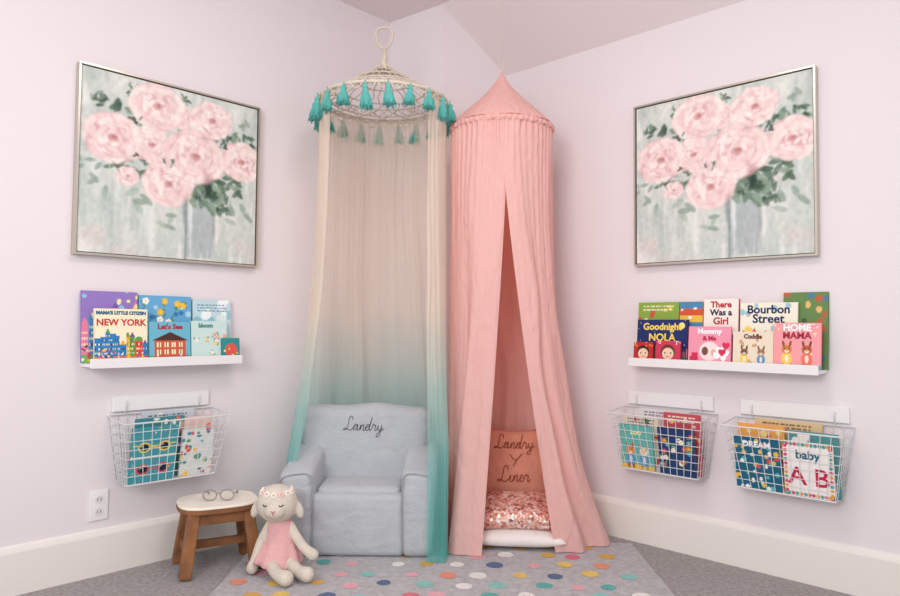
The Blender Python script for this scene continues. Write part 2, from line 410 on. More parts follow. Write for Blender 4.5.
def p_animals(cols,ground):
    def f(c):
        a=c.a; c.rect(0,0,a,.1,ground)
        for i,x in enumerate((a*.29,a*.71)):
            col=cols[i%len(cols)]; dk=tuple(int(v*.7) for v in col)
            c.ell(x-.06,.08,.035,.08,dk); c.ell(x+.06,.08,.035,.08,dk)
            c.ell(x,.22,.12,.15,random.choice([(90,150,200),(240,120,100),(250,210,90)])); c.ell(x,.42,.11,.10,col); c.ell(x-.07,.54,.028,.08,dk,1,.2); c.ell(x+.07,.54,.028,.08,dk,1,-.2)
            c.ell(x,.38,.05,.035,(250,235,220)); c.ell(x-.04,.44,.014,.018,(30,20,20)); c.ell(x+.04,.44,.014,.018,(30,20,20)); c.ell(x,.395,.02,.012,(70,40,40))
            c.ell(x,.22,.04,.09,(250,245,235),.8)
    return f
def p_mix(cols,n=16,r=.08,y0=0,y1=1):
    def f(c): c.dots(n,r,cols,y0,y1)
    return f
def p_stripes(cols):
    def f(c):
        k=len(cols)*3
        for i in range(k): c.rect(0,i/k,c.a,(i+1)/k,cols[i%len(cols)])
    return f
def p_hearts(cols,n=7,y1=.5):
    def f(c):
        for i in range(n): c.heart(random.uniform(.1,c.a-.1),random.uniform(.1,y1),random.uniform(.05,.1),random.choice(cols))
    return f
def p_lines(col,y0,y1,n,al=.9):
    def f(c):
        for i in range(n):
            y=y0+(y1-y0)*i/max(1,n-1); x=c.a*.12
            while x<c.a*.85:
                w=random.uniform(.02,.07); c.rect(x,y,min(x+w,c.a*.88),y+.022,col,al); x+=w+.018
    return f
def p_glasses(c):
    a=c.a; c.rect(0,.44,a,.47,(240,240,230))
    for y,col in ((.24,(225,70,90)),(.64,(245,215,90))):
        for x in (.28,.72):
            c.ell(a*x,y,.12,.10,col); c.ell(a*x,y,.09,.07,(30,45,60)); c.ell(a*x-.04,y+.03,.03,.012,(200,210,220),.8,.6)
        c.rect(a*.43,y-.01,a*.57,y+.025,col); c.rect(a*.04,y+.03,a*.14,y+.055,col); c.rect(a*.86,y+.03,a*.96,y+.055,col)
    c.dots(24,.014,[(250,240,220),(250,210,90),(230,100,110)],0,1)
def p_border(cols):
    def f(c):
        for t in np.linspace(0,1,13):
            for (x,y) in ((t*c.a,.04),(t*c.a,.96),(.04,t),(c.a-.04,t)): c.ell(x,y,.035,.035,random.choice(cols))
    return f
def p_face(bgc,hair):
    return lambda c:(c.ell(c.a*.5,.50,.36,.36,hair),c.ell(c.a*.5,.43,.29,.28,(242,206,178)),c.ell(c.a*.38,.46,.035,.045,(40,30,30)),c.ell(c.a*.62,.46,.035,.045,(40,30,30)),c.arc(c.a*.5,.42,.13,.025,3.6,2.2,(190,60,60)),c.dots(8,.04,[bgc],.8,1))
G1="children's books on the short picture ledge"; G2="children's books on the long picture ledge"
zs=ZL+.0145
def LB(u,out,*a,**k): return book(W(u,out,zs),RL,*a,**k)
def RB(v,out,*a,**k): return book(W(out,v,zs),RR,*a,**k)
LB(1.925,.034,.215,.285,.012,(150,124,196),chain(p_city([(235,130,165),(80,150,205),(250,205,80),(120,90,180)],(110,180,100),.8,.5),p_mix([(250,210,225),(250,240,160),(140,205,230)],22,.03,.55,1)),[],"tall purple picture book with busy skyline behind other books",G1,tilt=-4)
LB(1.70,.034,.225,.275,.012,(105,172,215),chain(p_flowers([(250,250,250),(240,190,60)],n=16,y0=.3,y1=.97),p_mix([(60,125,180),(170,215,235)],14,.05)),[],"sky blue picture book with white blossoms behind other books",G1,tilt=-4)
LB(1.49,.034,.18,.265,.012,(196,222,230),chain(p_mix([(245,250,250),(150,200,215),(225,238,238)],16,.09),p_lines((110,150,170),.8,.9,3)),[],"pale blue and white picture book behind other books",G1,tilt=-4)
LB(1.895,.074,.205,.215,.012,(248,238,206),p_city([(225,70,60),(50,130,190),(240,170,40),(90,160,80),(120,80,140)],(225,120,80),.58),[("MAMA'S LITTLE CITIZEN",.085,.5,.92,(40,100,140)),("NEW YORK",.2,.5,.74,(200,50,50))],"cream square picture book titled NEW YORK with skyline cover",G1,tilt=-5)
LB(1.70,.079,.175,.165,.012,(110,184,208),p_house((205,96,74),(80,50,50),(250,236,190)),[("Let's See",.18,.5,.87,(180,40,50))],"teal board book with a red brick house cover",G1,tilt=-5)
LB(1.525,.077,.165,.17,.012,(205,228,224),chain(p_flowers([(250,250,245),(235,175,182),(250,215,130)],n=9,y0=.05,y1=.75)),[("bloom",.15,.4,.88,(70,140,140))],"pale aqua board book with small flowers on the cover",G1,tilt=-5)
LB(1.43,.090,.085,.095,.010,(50,145,145),chain(lambda c:c.ell(c.a*.5,.45,.33,.33,(225,90,80)),p_flowers([(250,240,230),(240,190,80)],n=5,y0=.1,y1=.6)),[],"small teal board book standing at the end of the ledge",G1,tilt=-5)
RB(1.425,.034,.20,.275,.012,(140,172,75),chain(p_mix([(235,205,70),(90,140,60),(205,90,70),(240,235,200)],34,.045),p_lines((250,245,210),.86,.92,2)),[],"green speckled picture book behind other books",G2,tilt=-4)
RB(1.582,.034,.105,.275,.012,(235,190,70),chain(p_stripes([(238,196,80),(215,90,60),(80,140,180)]),p_mix([(250,250,240)],8,.03)),[],"narrow yellow and red striped picture book behind other books",G2,tilt=-4)
RB(1.715,.034,.15,.285,.012,(225,90,110),chain(lambda c:c.rect(0,.46,c.a,1,(248,240,230)),p_mix([(230,70,90),(250,250,250),(90,150,190)],12,.045,0,.5)),[("There",.13,.5,.91,(190,40,60)),("Was a",.13,.5,.79,(40,40,70)),("Girl",.15,.5,.66,(190,40,60))],"cream and red picture book titled There Was a Girl",G2,tilt=-4)
RB(2.05,.028,.165,.305,.012,(105,138,82),p_mix([(60,100,70),(190,100,70),(230,190,120),(80,130,155)],30,.05),[],"tall olive green picture book behind other books",G2,tilt=-4)
RB(1.915,.047,.225,.265,.010,(246,240,222),chain(p_mix([(250,215,110),(160,205,215),(240,170,150)],12,.05,.5,1),p_city([(220,90,70),(70,140,170),(240,190,60),(150,90,130)],(170,160,160),.6,.4)),[("Bourbon",.18,.5,.89,(30,40,90)),("Street",.19,.5,.745,(30,40,90))],"cream picture book titled Bourbon Street",G2,tilt=-4)
RB(1.46,.066,.245,.195,.010,(36,50,108),p_night,[("Goodnight",.22,.5,.83,(250,220,100)),("NOLA",.24,.5,.58,(250,220,100))],"navy night-sky picture book titled Goodnight NOLA",G2,tilt=-5)
RB(1.385,.0935,.095,.092,.010,(195,45,50),p_face((250,200,90),(60,40,36)),[],"small red board book with a round face cover",G2,tilt=-5)
RB(1.505,.0935,.115,.10,.010,(205,62,90),p_face((250,230,230),(110,50,40)),[],"small raspberry pink board book with a round face cover",G2,tilt=-5)
RB(1.685,.079,.185,.165,.010,(242,155,178),chain(lambda c:(c.ell(c.a*.5,.36,.28,.26,(250,228,228)),c.ell(c.a*.4,.36,.09,.12,(120,80,70)),c.ell(c.a*.6,.32,.07,.1,(230,180,150))),p_hearts([(215,50,90),(255,255,255)],9)),[("Mommy",.19,.5,.87,(255,255,255)),("& Me",.16,.5,.69,(190,40,80))],"pink board book with hearts on the cover",G2,tilt=-5)
RB(1.868,.084,.16,.145,.010,(236,222,200),chain(p_flowers([(225,140,120)],n=5,y0=.1,y1=.8,s=.8),p_animals([(140,96,70),(180,130,100)],(140,165,110))),[("Cuddle",.17,.5,.86,(110,60,50))],"beige board book with two small animals on the cover",G2,tilt=-5)
RB(2.035,.080,.175,.182,.010,(245,162,168),chain(p_mix([(250,200,200),(250,225,170)],14,.03,.3,1),p_animals([(210,130,60),(190,100,60)],(100,180,165))),[("HOME",.2,.5,.89,(255,255,255)),("MAMA",.2,.5,.72,(165,35,60))],"pink picture book titled HOME MAMA with two animals",G2,tilt=-5)
# ------------------------------------------------------------ wire baskets
BH=.27
def basket_wire():
    b=MB(); w=.222; w2=.182; zt,zb=BH,0.0; dt,db=.175,.12
    def fr(s,t): x=(w2+(w-w2)*t)*s; return (x,-(db+(dt-db)*t),zb+(zt-.02-zb)*t)
    def bk(s,t): x=(w2+(w-w2)*t)*s; return (x,-.006,zb+(zt-zb)*t)
    r=.0015
    N=12
    for i in range(N+1):
        s=-1+2*i/N; b.tube([bk(s,1),bk(s,0),fr(s,0),fr(s,1)],r,5)
    for j in range(0,8):
        t=j/7; rr=.0033 if j in(0,7) else r
        b.tube([fr(-1,t),fr(1,t),bk(1,t),bk(-1,t)],rr,5,closed=True)
    for k in range(1,5):
        q=k/5
        for s in(-1,1):
            b.tube([tuple(a+(c-a)*q for a,c in zip(bk(s,0),fr(s,0))),tuple(a+(c-a)*q for a,c in zip(bk(s,1),fr(s,1)))],r,5)
        b.tube([(-w2,-(.006+(db-.006)*q),zb),(w2,-(.006+(db-.006)*q),zb)],r,5)
    for s in(-.7,.7): b.tube([(s*w,-.006,zt),(s*w,-.022,zt+.03),(s*w,-.024,zt+.045),(s*w,-.02,zt+.055),(s*w,-.012,zt+.05)],.003,6)
    return b
bwo=None
def basket(loc,rot,label):
    global bwo
    e=empty('wire_wall_basket',loc,(0,0,rot)); tag(e,label,'basket',"white wire wall baskets")
    if bwo is None:
        bwo=basket_wire().obj('wire_cage',M_wire,e)
        b=MB(); b.box(-.205,.205,-.014,0,BH+.012,BH+.075); basket.p=b.obj('mounting_board',M_white,e,bevel=.003)
    else:
        for q in (bwo,basket.p):
            c=q.copy(); COL.objects.link(c); c.parent=e
    return e
ZB=.358
BL,BA,BB=1.695,1.468,1.995
basket(W(BL,.001,ZB),RL,"white wire wall basket of books below the short ledge")
basket(W(.001,BA,ZB),RR,"white wire wall basket below long ledge, nearer the canopies")
basket(W(.001,BB,ZB),RR,"white wire wall basket below long ledge, farther from canopies")
def bk_in(side,s,out,w,h,bg,p,t,label,group,tilt=6,th=.012,spin=0):
    loc=W(s,out,ZB+.004) if side=='L' else W(out,s,ZB+.004)
    return book(loc,RL if side=='L' else RR,w,h,th,bg,p,t,label,group,tilt=tilt,spin=spin)
GA="picture books in the wire wall baskets"
S="in a white wire basket"
bk_in('L',BL+.083,.105,.185,.225,(75,160,172),p_glasses,[],"teal picture book with sunglasses cover "+S,GA,tilt=9)
bk_in('L',BL-.10,.105,.14,.20,(225,228,225),p_mix([(225,90,110),(70,150,175),(245,200,80),(100,165,120)],34,.05),[],"white picture book with bright spots cover "+S,GA,tilt=9)
bk_in('L',BL+.05,.075,.20,.255,(70,138,146),p_mix([(40,100,110),(240,240,220),(225,120,90)],22,.05),[],"dark teal picture book "+S,GA,tilt=7)
bk_in('L',BL-.105,.075,.14,.245,(230,200,190),p_flowers([(215,90,110)],n=14,y1=.95),[],"ivory floral picture book "+S,GA,tilt=7)
bk_in('L',BL+.0,.045,.22,.275,(205,212,220),chain(p_mix([(140,160,190),(235,235,230)],14,.06),p_lines((80,90,120),.8,.92,3)),[],"pale grey picture book "+S,GA,tilt=4)
bk_in('R',BA-.097,.107,.16,.20,(105,185,176),p_animals([(235,140,60),(240,220,180)],(235,195,80)),[("zoo",.18,.5,.85,(250,240,180))],"mint picture book with two animals "+S,GA,tilt=9)
bk_in('R',BA+.092,.107,.165,.205,(40,66,112),p_flowers([(235,150,60),(220,80,100),(250,250,240),(90,170,190)],n=20,y0=.0,y1=.95),[],"navy floral picture book "+S,GA,tilt=9)
bk_in('R',BA-.088,.075,.17,.24,(235,220,205),chain(p_mix([(215,90,90),(80,140,100)],14,.045),p_lines((90,70,70),.8,.92,3)),[],"cream picture book "+S,GA,tilt=7)
bk_in('R',BA+.10,.071,.165,.265,(200,84,96),chain(p_mix([(240,210,190),(250,200,90)],14,.04),p_lines((250,240,220),.86,.93,2)),[],"red picture book "+S,GA,tilt=5)
bk_in('R',BA-.0,.043,.24,.27,(225,222,226),p_lines((120,110,130),.85,.93,3),[],"white picture book "+S,GA,tilt=4)
bk_in('R',BB-.095,.107,.175,.205,(35,104,132),p_mix([(245,200,60),(230,80,90),(90,190,190),(250,250,250)],40,.045),[("DREAM",.16,.5,.88,(255,255,255))],"deep teal spotted picture book "+S,GA,tilt=9)
bk_in('R',BB+.092,.107,.175,.21,(248,244,240),p_border([(220,80,110),(235,160,60),(80,165,160)]),[("A B",.46,.5,.36,(195,40,80)),("baby",.22,.5,.77,(40,100,130))],"white picture book with A B letters "+S,GA,tilt=9)
bk_in('R',BB-.09,.073,.18,.255,(240,172,95),p_mix([(250,225,150),(215,100,70)],20,.05),[],"orange picture book "+S,GA,tilt=7)
bk_in('R',BB+.10,.073,.18,.245,(92,152,156),p_hearts([(245,240,235)],10,.95),[],"sage picture book with white hearts "+S,GA,tilt=7)
bk_in('R',BB,.045,.25,.275,(222,194,150),p_lines((120,80,60),.85,.93,3),[],"tan picture book "+S,GA,tilt=4)
# ------------------------------------------------------------ curtains
def resample(P,n,k=8):
    P=catmull([Vector((*p,0)) for p in P],k); L=[0]
    for i in range(1,len(P)): L.append(L[-1]+(P[i]-P[i-1]).length)
    xs=np.linspace(0,L[-1],n)
    return np.stack([np.interp(xs,L,[p.x for p in P]),np.interp(xs,L,[p.y for p in P])],1)
def curtain(name,top,bot,ztop,zbot,ns,nz,tfun,amps,m,parent,origin,seed=11):
    """amps: list of (frequency, amplitude function(S,q)) with q 0 at the top, 1 at the floor"""
    T=resample(top,ns); B=resample(bot,ns); S=np.linspace(0,1,ns); V=np.zeros((nz,ns,3)); r=np.random.RandomState(seed)
    ph=r.rand(len(amps))*6.28; wob=smooth_noise(ns,nz,18,5,seed)-.5; env=smooth_noise(ns,nz,11,3,seed+1)
    for j in range(nz):
        q=j/(nz-1); z=ztop+(zbot-ztop)*q
        t=tfun(S,z)[:,None]; P=T*(1-t)+B*t
        d=np.gradient(P,axis=0); d/=np.linalg.norm(d,axis=1)[:,None]+1e-9; nrm=np.stack([-d[:,1],d[:,0]],1)
        k=sum(np.sin(2*math.pi*f*S+p+3.0*wob[j]+.5*math.sin(z*2+i))*a(S,q)*(.35+1.1*env[j]) for i,((f,a),p) in enumerate(zip(amps,ph)))
        P=P+nrm*k[:,None]
        V[j,:,:2]=P; V[j,:,2]=z
    V[:,:,0]-=origin[0]; V[:,:,1]-=origin[1]
    idx=np.arange(nz*ns).reshape(nz,ns)
    F=np.stack([idx[:-1,:-1].ravel(),idx[:-1,1:].ravel(),idx[1:,1:].ravel(),idx[1:,:-1].ravel()],1)
    me=bpy.data.meshes.new(name); me.from_pydata(V.reshape(-1,3).tolist(),[],F.tolist()); me.materials.append(m)
    me.polygons.foreach_set('use_smooth',[True]*len(me.polygons)); me.update()
    return mkobj(name,me,parent)
def cloth_mat(name,stops,transl=.35,sheer=0.0,bump=.25,tint=(1,1,1),crinkle=0):
    m=bpy.data.materials.new(name); m.use_nodes=True; nt=m.node_tree; nt.nodes.clear(); N=nt.nodes.new; Lk=nt.links.new
    out=N('ShaderNodeOutputMaterial'); tc=N('ShaderNodeTexCoord'); sp=N('ShaderNodeSeparateXYZ'); Lk(tc.outputs['Object'],sp.inputs[0])
    nz=N('ShaderNodeTexNoise'); nz.inputs['Scale'].default_value=4; Lk(tc.outputs['Object'],nz.inputs['Vector'])
    ma=N('ShaderNodeMath'); ma.operation='MULTIPLY_ADD'; ma.inputs[1].default_value=.25; Lk(nz.outputs['Fac'],ma.inputs[0]); Lk(sp.outputs['Z'],ma.inputs[2])
    dv=N('ShaderNodeMath'); dv.operation='MULTIPLY'; dv.inputs[1].default_value=.4; Lk(ma.outputs[0],dv.inputs[0])
    rp=N('ShaderNodeValToRGB'); Lk(dv.outputs[0],rp.inputs['Fac'])
    el=rp.color_ramp.elements
    while len(el)<len(stops): el.new(.5)
    for e_,(p,c) in zip(el,stops): e_.position=(p+.125)*.4; e_.color=(*lin(c),1)
    df=N('ShaderNodeBsdfDiffuse'); tr=N('ShaderNodeBsdfTranslucent'); mx=N('ShaderNodeMixShader'); mx.inputs[0].default_value=transl
    tn=N('ShaderNodeMix'); tn.data_type='RGBA'; tn.blend_type='MULTIPLY'; tn.inputs[0].default_value=1; tn.inputs[7].default_value=(*tint,1)
    Lk(rp.outputs[0],tn.inputs[6]); Lk(rp.outputs[0],df.inputs[0]); Lk(tn.outputs[2],tr.inputs[0]); Lk(df.outputs[0],mx.inputs[1]); Lk(tr.outputs[0],mx.inputs[2])
    wv=N('ShaderNodeTexNoise'); wv.inputs['Scale'].default_value=120; Lk(tc.outputs['Object'],wv.inputs['Vector'])
    bp=N('ShaderNodeBump'); bp.inputs['Strength'].default_value=bump; bp.inputs['Distance'].default_value=.003; Lk(wv.outputs['Fac'],bp.inputs['Height']); Lk(bp.outputs[0],df.inputs['Normal'])
    if crinkle:
        w2=N('ShaderNodeTexNoise'); w2.inputs['Scale'].default_value=22; w2.inputs['Distortion'].default_value=1.2; mp=N('ShaderNodeMapping'); mp.inputs['Scale'].default_value=(1,1,.35)
        Lk(tc.outputs['Object'],mp.inputs['Vector']); Lk(mp.outputs[0],w2.inputs['Vector'])
        b2=N('ShaderNodeBump'); b2.inputs['Strength'].default_value=crinkle; b2.inputs['Distance'].default_value=.02; Lk(w2.outputs['Fac'],b2.inputs['Height']); Lk(b2.outputs[0],bp.inputs['Normal'])
    last=mx
    if sheer:
        tp=N('ShaderNodeBsdfTransparent'); m2=N('ShaderNodeMixShader'); m2.inputs[0].default_value=sheer; Lk(mx.outputs[0],m2.inputs[1]); Lk(tp.outputs[0],m2.inputs[2]); last=m2
    Lk(last.outputs[0],out.inputs['Surface']); return m
M_cream=cloth_mat('ombre_gauze',[(0.0,(100,202,196)),(.38,(142,214,208)),(.72,(198,226,218)),(1.08,(248,235,219)),(2.1,(250,236,220))],.40,.42,crinkle=.15)
M_pink=cloth_mat('pink_cotton',[(0.0,(248,206,200)),(2.2,(249,208,202))],.30,0,tint=(1,.60,.48),crinkle=.5)
M_teal=mat('teal_yarn',(112,208,200),.9,.8,350)
M_cord=mat('cream_crochet_cord',(224,212,196),.9,.5,300)
# cream canopy
cx,cy,RC=-.326,3.25,.300; ZR=2.06
can=empty('bed_canopy',(cx,cy,0)); tag(can,"cream to turquoise ombre gauze canopy with tasselled crochet top",'canopy')
top=[(cx+RC*math.sin(math.radians(a)),cy+RC*math.cos(math.radians(a))) for a in range(132,-133,-8)]
bot=[(-.090,2.915),(-.045,2.910),(-.006,2.94),(-.010,3.05),(-.016,3.2),(-.030,3.40),(-.13,3.52),(-.33,3.55),(-.52,3.52),(-.66,3.45),(-.745,3.36),(-.80,3.25),(-.815,3.14),(-.775,3.08)]
def tf(S,z):
    q=np.clip((ZR-z)/ZR,0,1); w=np.clip((.48-S)/.2,0,1)
    return w*np.clip(q/.76,0,1)**2.3+(1-w)*q**2.6
endk=lambda S:np.exp(-(np.minimum(S,1-S)/.09)**2)
rgt=lambda S:1-.65*np.clip((.40-S)/.1,0,1)
curtain('drape',top,bot,ZR,.012,480,60,tf,[(8,lambda S,q:(.005+.009*q*(1-.7*endk(S)))*rgt(S)),(17,lambda S,q:(.003+.002*q)),(50,lambda S,q:.002*(1-q)+endk(S)*.004)],M_cream,can,(cx,cy))
b=MB(); ring=lambda R,z,n=64:[(R*math.cos(2*math.pi*i/n),R*math.sin(2*math.pi*i/n),z) for i in range(n)]
b.tube(ring(RC+.004,ZR),.008,8,closed=True); b.obj('hoop',M_cord,can,smooth=True)
b=MB(); apex=.165
def dome(q,a): r=RC*(1-q)**.72+.012*q; return (r*math.cos(a),r*math.sin(a),ZR+apex*q**1.25)
for k in range(28):
    a=2*math.pi*k/28
    b.tube([dome(q/12,a+.13*math.sin(q*math.pi/2)*(1 if k%2 else -1)*(1-q/12)) for q in range(13)],.0029,5)
for j in (1,2,4,5.5,8.5): b.tube([dome(j/12,2*math.pi*i/48) for i in range(48)],.0038,5,closed=True)
for k in range(32):
    a0=2*math.pi*k/32
    for sgn in(0,1):
        for q0,q1 in ((0,1),(2,4)):
            b.tube([dome(q0/12+((q1-q0)/12)*(i/4 if sgn else 1-i/4),a0+2*math.pi/32*i/4) for i in range(5)],.0024,4)
    pts=[]
    for i in range(7):
        a=a0+2*math.pi/32*i/6; pts.append(((RC+.008)*math.cos(a),(RC+.008)*math.sin(a),ZR-.030*math.sin(math.pi*i/6)))
    b.tube(pts,.0032,5)
b.obj('crochet_top',M_cord,can,smooth=True)
b=MB(); za=ZR+apex
b.tube([(0,0,za-.012),(0.006,0,za+.01),(-.004,0,za+.03),(.004,0,za+.05),(0,0,za+.11)],[.022,.013,.015,.011,.007],8)
lp=[(.040*math.sin(t),0,za+.162-.052*math.cos(t)-.008*math.cos(2*t)) for t in np.linspace(0,2*math.pi,30)[:-1]]
b.tube(lp,.0065,7,closed=True)
for s in(-1,1): b.tube(catmull([(s*.002,0,za+.03),(s*.05,0,za+.0),(s*.08,0,za-.04)]),.006,6)
b.tube([(0,0,za+.21),(0,0,HC-.004)],.0012,5)
b.obj('hanging_loop',M_cord,can,smooth=True)
tb=MB()
tb.tube([(0,0,.005),(0,0,-.02)],.003,6)
tb.ball((0,0,-.024),.013,12,sc=(1,1,.9))
tb.lathe([(.009,-.031),(.012,-.035),(.012,-.041),(.0115,-.043),(.017,-.054),(.022,-.075),(.024,-.100),(.021,-.104),(.001,-.098)],48,fr=lambda a,z:1+(.16*math.sin(a*14)+.06*math.sin(a*5))*(1 if z<-.05 else 0))
for i in range(90):
    a=random.uniform(0,6.28); r1=random.uniform(.016,.023); r2=random.uniform(.010,.034)
    tb.tube([(.011*math.cos(a),.011*math.sin(a),-.046),(r1*math.cos(a),r1*math.sin(a),-.074),(r2*math.cos(a),r2*math.sin(a),-random.uniform(.094,.120))],.0013,4)
tme=None
for k in range(20):
    a=2*math.pi*(k+.5)/20
    loc=((RC+.022)*math.cos(a),(RC+.022)*math.sin(a),ZR-.004); sc=random.uniform(.88,1.05)
    if tme is None: t=t0=tb.obj('tassel',M_teal,can,smooth=True,loc=loc); tme=1
    else:
        t=t0.copy(); COL.objects.link(t); t.parent=can; t.location=loc
    t.rotation_euler=(random.uniform(-.08,.08),random.uniform(-.08,.08),random.uniform(0,6)); t.scale=(sc,sc,random.uniform(.85,1.1))
# pink canopy
px,py,RP=.243,3.30,.243; ZP=1.945
pc=empty('bed_canopy',(px,py,0)); tag(pc,"salmon pink cotton tent canopy with pointed top and open slit",'canopy')
top=[(px+RP*math.sin(math.radians(a)),py+RP*math.cos(math.radians(a))) for a in np.linspace(-181.5,181.5,47)]
bot=[(.145,3.0),(.08,3.0),(.02,3.04),(.012,3.15),(.012,3.38),(.09,3.54),(.27,3.56),(.50,3.46),(.67,3.35),(.765,3.26),(.735,3.18),(.66,3.13),(.575,3.09),(.475,3.05)]
def tf2(S,z):
    d=np.minimum(S,1-S); k=np.exp(-(d/.10)**2)
    q1=np.clip((1.72-z)/1.72,0,1)**1.2; q2=np.clip((ZP-z)/ZP,0,1)**3.0
    return q1*k+q2*(1-k)
lft=lambda S:1-.6*np.exp(-((S-.22)/.10)**2)
curtain('drape',top,bot,ZP,.012,600,76,tf2,[(8,lambda S,q:(.002+.015*q)*lft(S)),(15,lambda S,q:(.002+.006*q)*lft(S)),(52,lambda S,q:.0035*np.exp(-q*9)+.0004)],M_pink,pc,(px,py),seed=23)
b=MB(); n=180
vs=[];fs=[]; rows=30; ZT=2.235
for j in range(rows+1):
    q=j/rows; r=(RP+.004)*(.30*q+.82*q**1.6-.12*q**5)+.005; z=ZT-(ZT-ZP-.012)*q
    for k in range(n):
        a=2*math.pi*k/n; rr=r*(1+.014*math.sin(a*9+q*2)*q+.008*math.sin(a*37)*q*q); vs.append((rr*math.cos(a),rr*math.sin(a),z))
for j in range(rows):
    for k in range(n): fs.append((j*n+k,j*n+(k+1)%n,(j+1)*n+(k+1)%n,(j+1)*n+k))
b.add(vs,fs); b.obj('pointed_top',M_pink,pc,smooth=True)
b=MB(); vs=[];fs=[]; n=360
for j in range(6):
    q=j/5
    for k in range(n):
        a=2*math.pi*k/n; rr=RP+.003+.006*math.sin(q*3.14)+.003*math.sin(a*58)*(.4+q)+.003*math.sin(a*23)*q; vs.append((rr*math.cos(a),rr*math.sin(a),ZP+.014-.026*q+.002*math.sin(a*31)*q))
for j in range(5):
    for k in range(n): fs.append((j*n+k,j*n+(k+1)%n,(j+1)*n+(k+1)%n,(j+1)*n+k))
b.add(vs,fs); b.obj('ruffle',M_pink,pc,smooth=True)
b=MB(); b.tube([(0,0,2.22),(0,0,2.28)],.004,6); b.tube([(.010*math.cos(t),0,2.29+.010*math.sin(t)) for t in np.linspace(0,6.28,13)[:-1]],.003,6,closed=True); b.tube([(0,0,2.30),(0,0,HC-.003)],.0012,5); b.obj('hanging_cord',M_cord,pc,smooth=True)
# ------------------------------------------------------------ armchair
M_chair=mat('grey_plush_fabric',(186,190,195),.95,.45,160,var=.05,vscale=14,sheen=.2,bump2=.24,b2scale=7)
M_pip=mat('grey_piping',(164,168,174),.9,.3,200)
M_thread=mat('charcoal_thread',(70,68,76),.8)
ch=empty('armchair',(-.390,3.175,.010)); tag(ch,"small grey plush child's armchair with embroidered backrest",'armchair')
rbox('seat_base',.41,.372,.262,.026,M_chair,ch,(0,-.006,0),puff=.014)
rbox('seat_cushion',.36,.31,.05,.024,M_chair,ch,(0,.0,.238),puff=.014)
def bfn(x,y,z): return (x*(1+.04*(z/.6)*(z/.6)-.012*math.sin(z*9)),y+z*.06-.009*math.sin(x*14)*(z>.3),z-.04*x*x*(z>.4)+.007*math.sin(x*19+.6)*(z>.5))
rbox('backrest',.57,.15,.605,.042,M_chair,ch,(0,.105,0),puff=.016,fn=bfn)
def armfn(sg):
    def f(x,y,z):
        k=max(0,(z-.12)/.3); return (x*(1+.12*k)+sg*.012*k*k,y,z+(.055*(y/.2)-.014*sg*x/.08)*k+.005*math.sin(y*26+sg)*k)
    return f
for sg in(-1,1): rbox('armrest',.134,.395,.405,.034,M_chair,ch,(sg*.256,-.005,0),puff=.012,fn=armfn(sg))
for sg in(-1,1):
    b=MB(); F=armfn(sg); pts=[(-.062,-.199,.02),(-.065,-.200,.2),(-.063,-.200,.355),(-.052,-.200,.388),(-.025,-.200,.399),(.025,-.200,.399),(.052,-.200,.388),(.063,-.200,.355),(.065,-.200,.2),(.062,-.199,.02)]
    b.tube([ (lambda q:(q[0]+sg*.256,q[1],q[2]))(F(*p)) for p in catmull(pts,4)],.0025,6); b.obj('piping',M_pip,ch,smooth=True)
Lc=[(1.05,1.70),(1.02,2.10),(0.72,2.30),(0.45,2.0),(0.42,1.4),(0.36,.75),(0.18,.22),(-.08,.02),(-.26,.14),(-.12,.34),(.25,.22),(.65,.02),(1.0,.06),(1.35,.4)]
ac=[(2.0,.9),(1.6,.95),(1.35,.5),(1.5,.05),(1.85,.2),(2.05,.9),(2.0,.3),(2.15,.0),(2.4,.3)]
nc=[(2.55,.9),(2.5,.05),(2.7,.7),(2.95,.95),(3.05,.6),(3.0,.1),(3.2,.0),(3.4,.35)]
dc=[(4.0,.85),(3.65,.95),(3.4,.5),(3.55,.05),(3.9,.2),(4.15,1.2),(4.3,2.2),(4.1,1.0),(4.05,.2),(4.2,.0),(4.45,.35)]
rc=[(4.6,.95),(4.75,1.05),(4.85,.85),(5.05,.85),(5.0,.2),(5.15,.0),(5.4,.4)]
yc=[(5.5,.9),(5.5,.3),(5.7,.05),(5.95,.3),(6.1,.95),(6.0,.0),(5.8,-.8),(5.45,-1.0),(5.4,-.6),(5.9,-.1),(6.5,.4)]
landry=Lc+ac+nc+dc+rc+yc
ic=[(1.6,.9),(1.55,.2),(1.75,.0),(2.0,.3)]
n2=[(x-.45,y) for x,y in nc]; ec=[(3.0,.45),(3.4,.6),(3.35,.95),(3.1,.9),(2.98,.4),(3.2,.0),(3.6,.3)]
r2=[(x-.85,y) for x,y in rc]
liner=Lc+ic+n2+ec+r2
def script(b,pts,sc,x0,z0,yf,r,slant=.12,n=5):
    P=catmull([Vector((p[0],p[1],0)) for p in pts],5)
    w=max(p.x for p in P); out=[]
    for p in P:
        X=x0+(p.x-w/2+p.y*slant-.15)*sc; Z=z0+p.y*sc; out.append((X,yf(X,Z),Z))
    b.tube(out,r,n)
def surface_y(obj,X,Z,y0=-.3):
    ok,loc,nn,i=obj.ray_cast(Vector((X,y0,Z)),Vector((0,1,0)))
    return loc.y if ok else 0
bpy.context.view_layer.update()
back=[o for o in ch.children if o.name.startswith('backrest')][0]
b=MB(); script(b,landry,.028,0.0,.500,lambda X,Z:surface_y(back,X,Z)+.105-.001,.0017)
b.obj('embroidered_name',M_thread,ch)
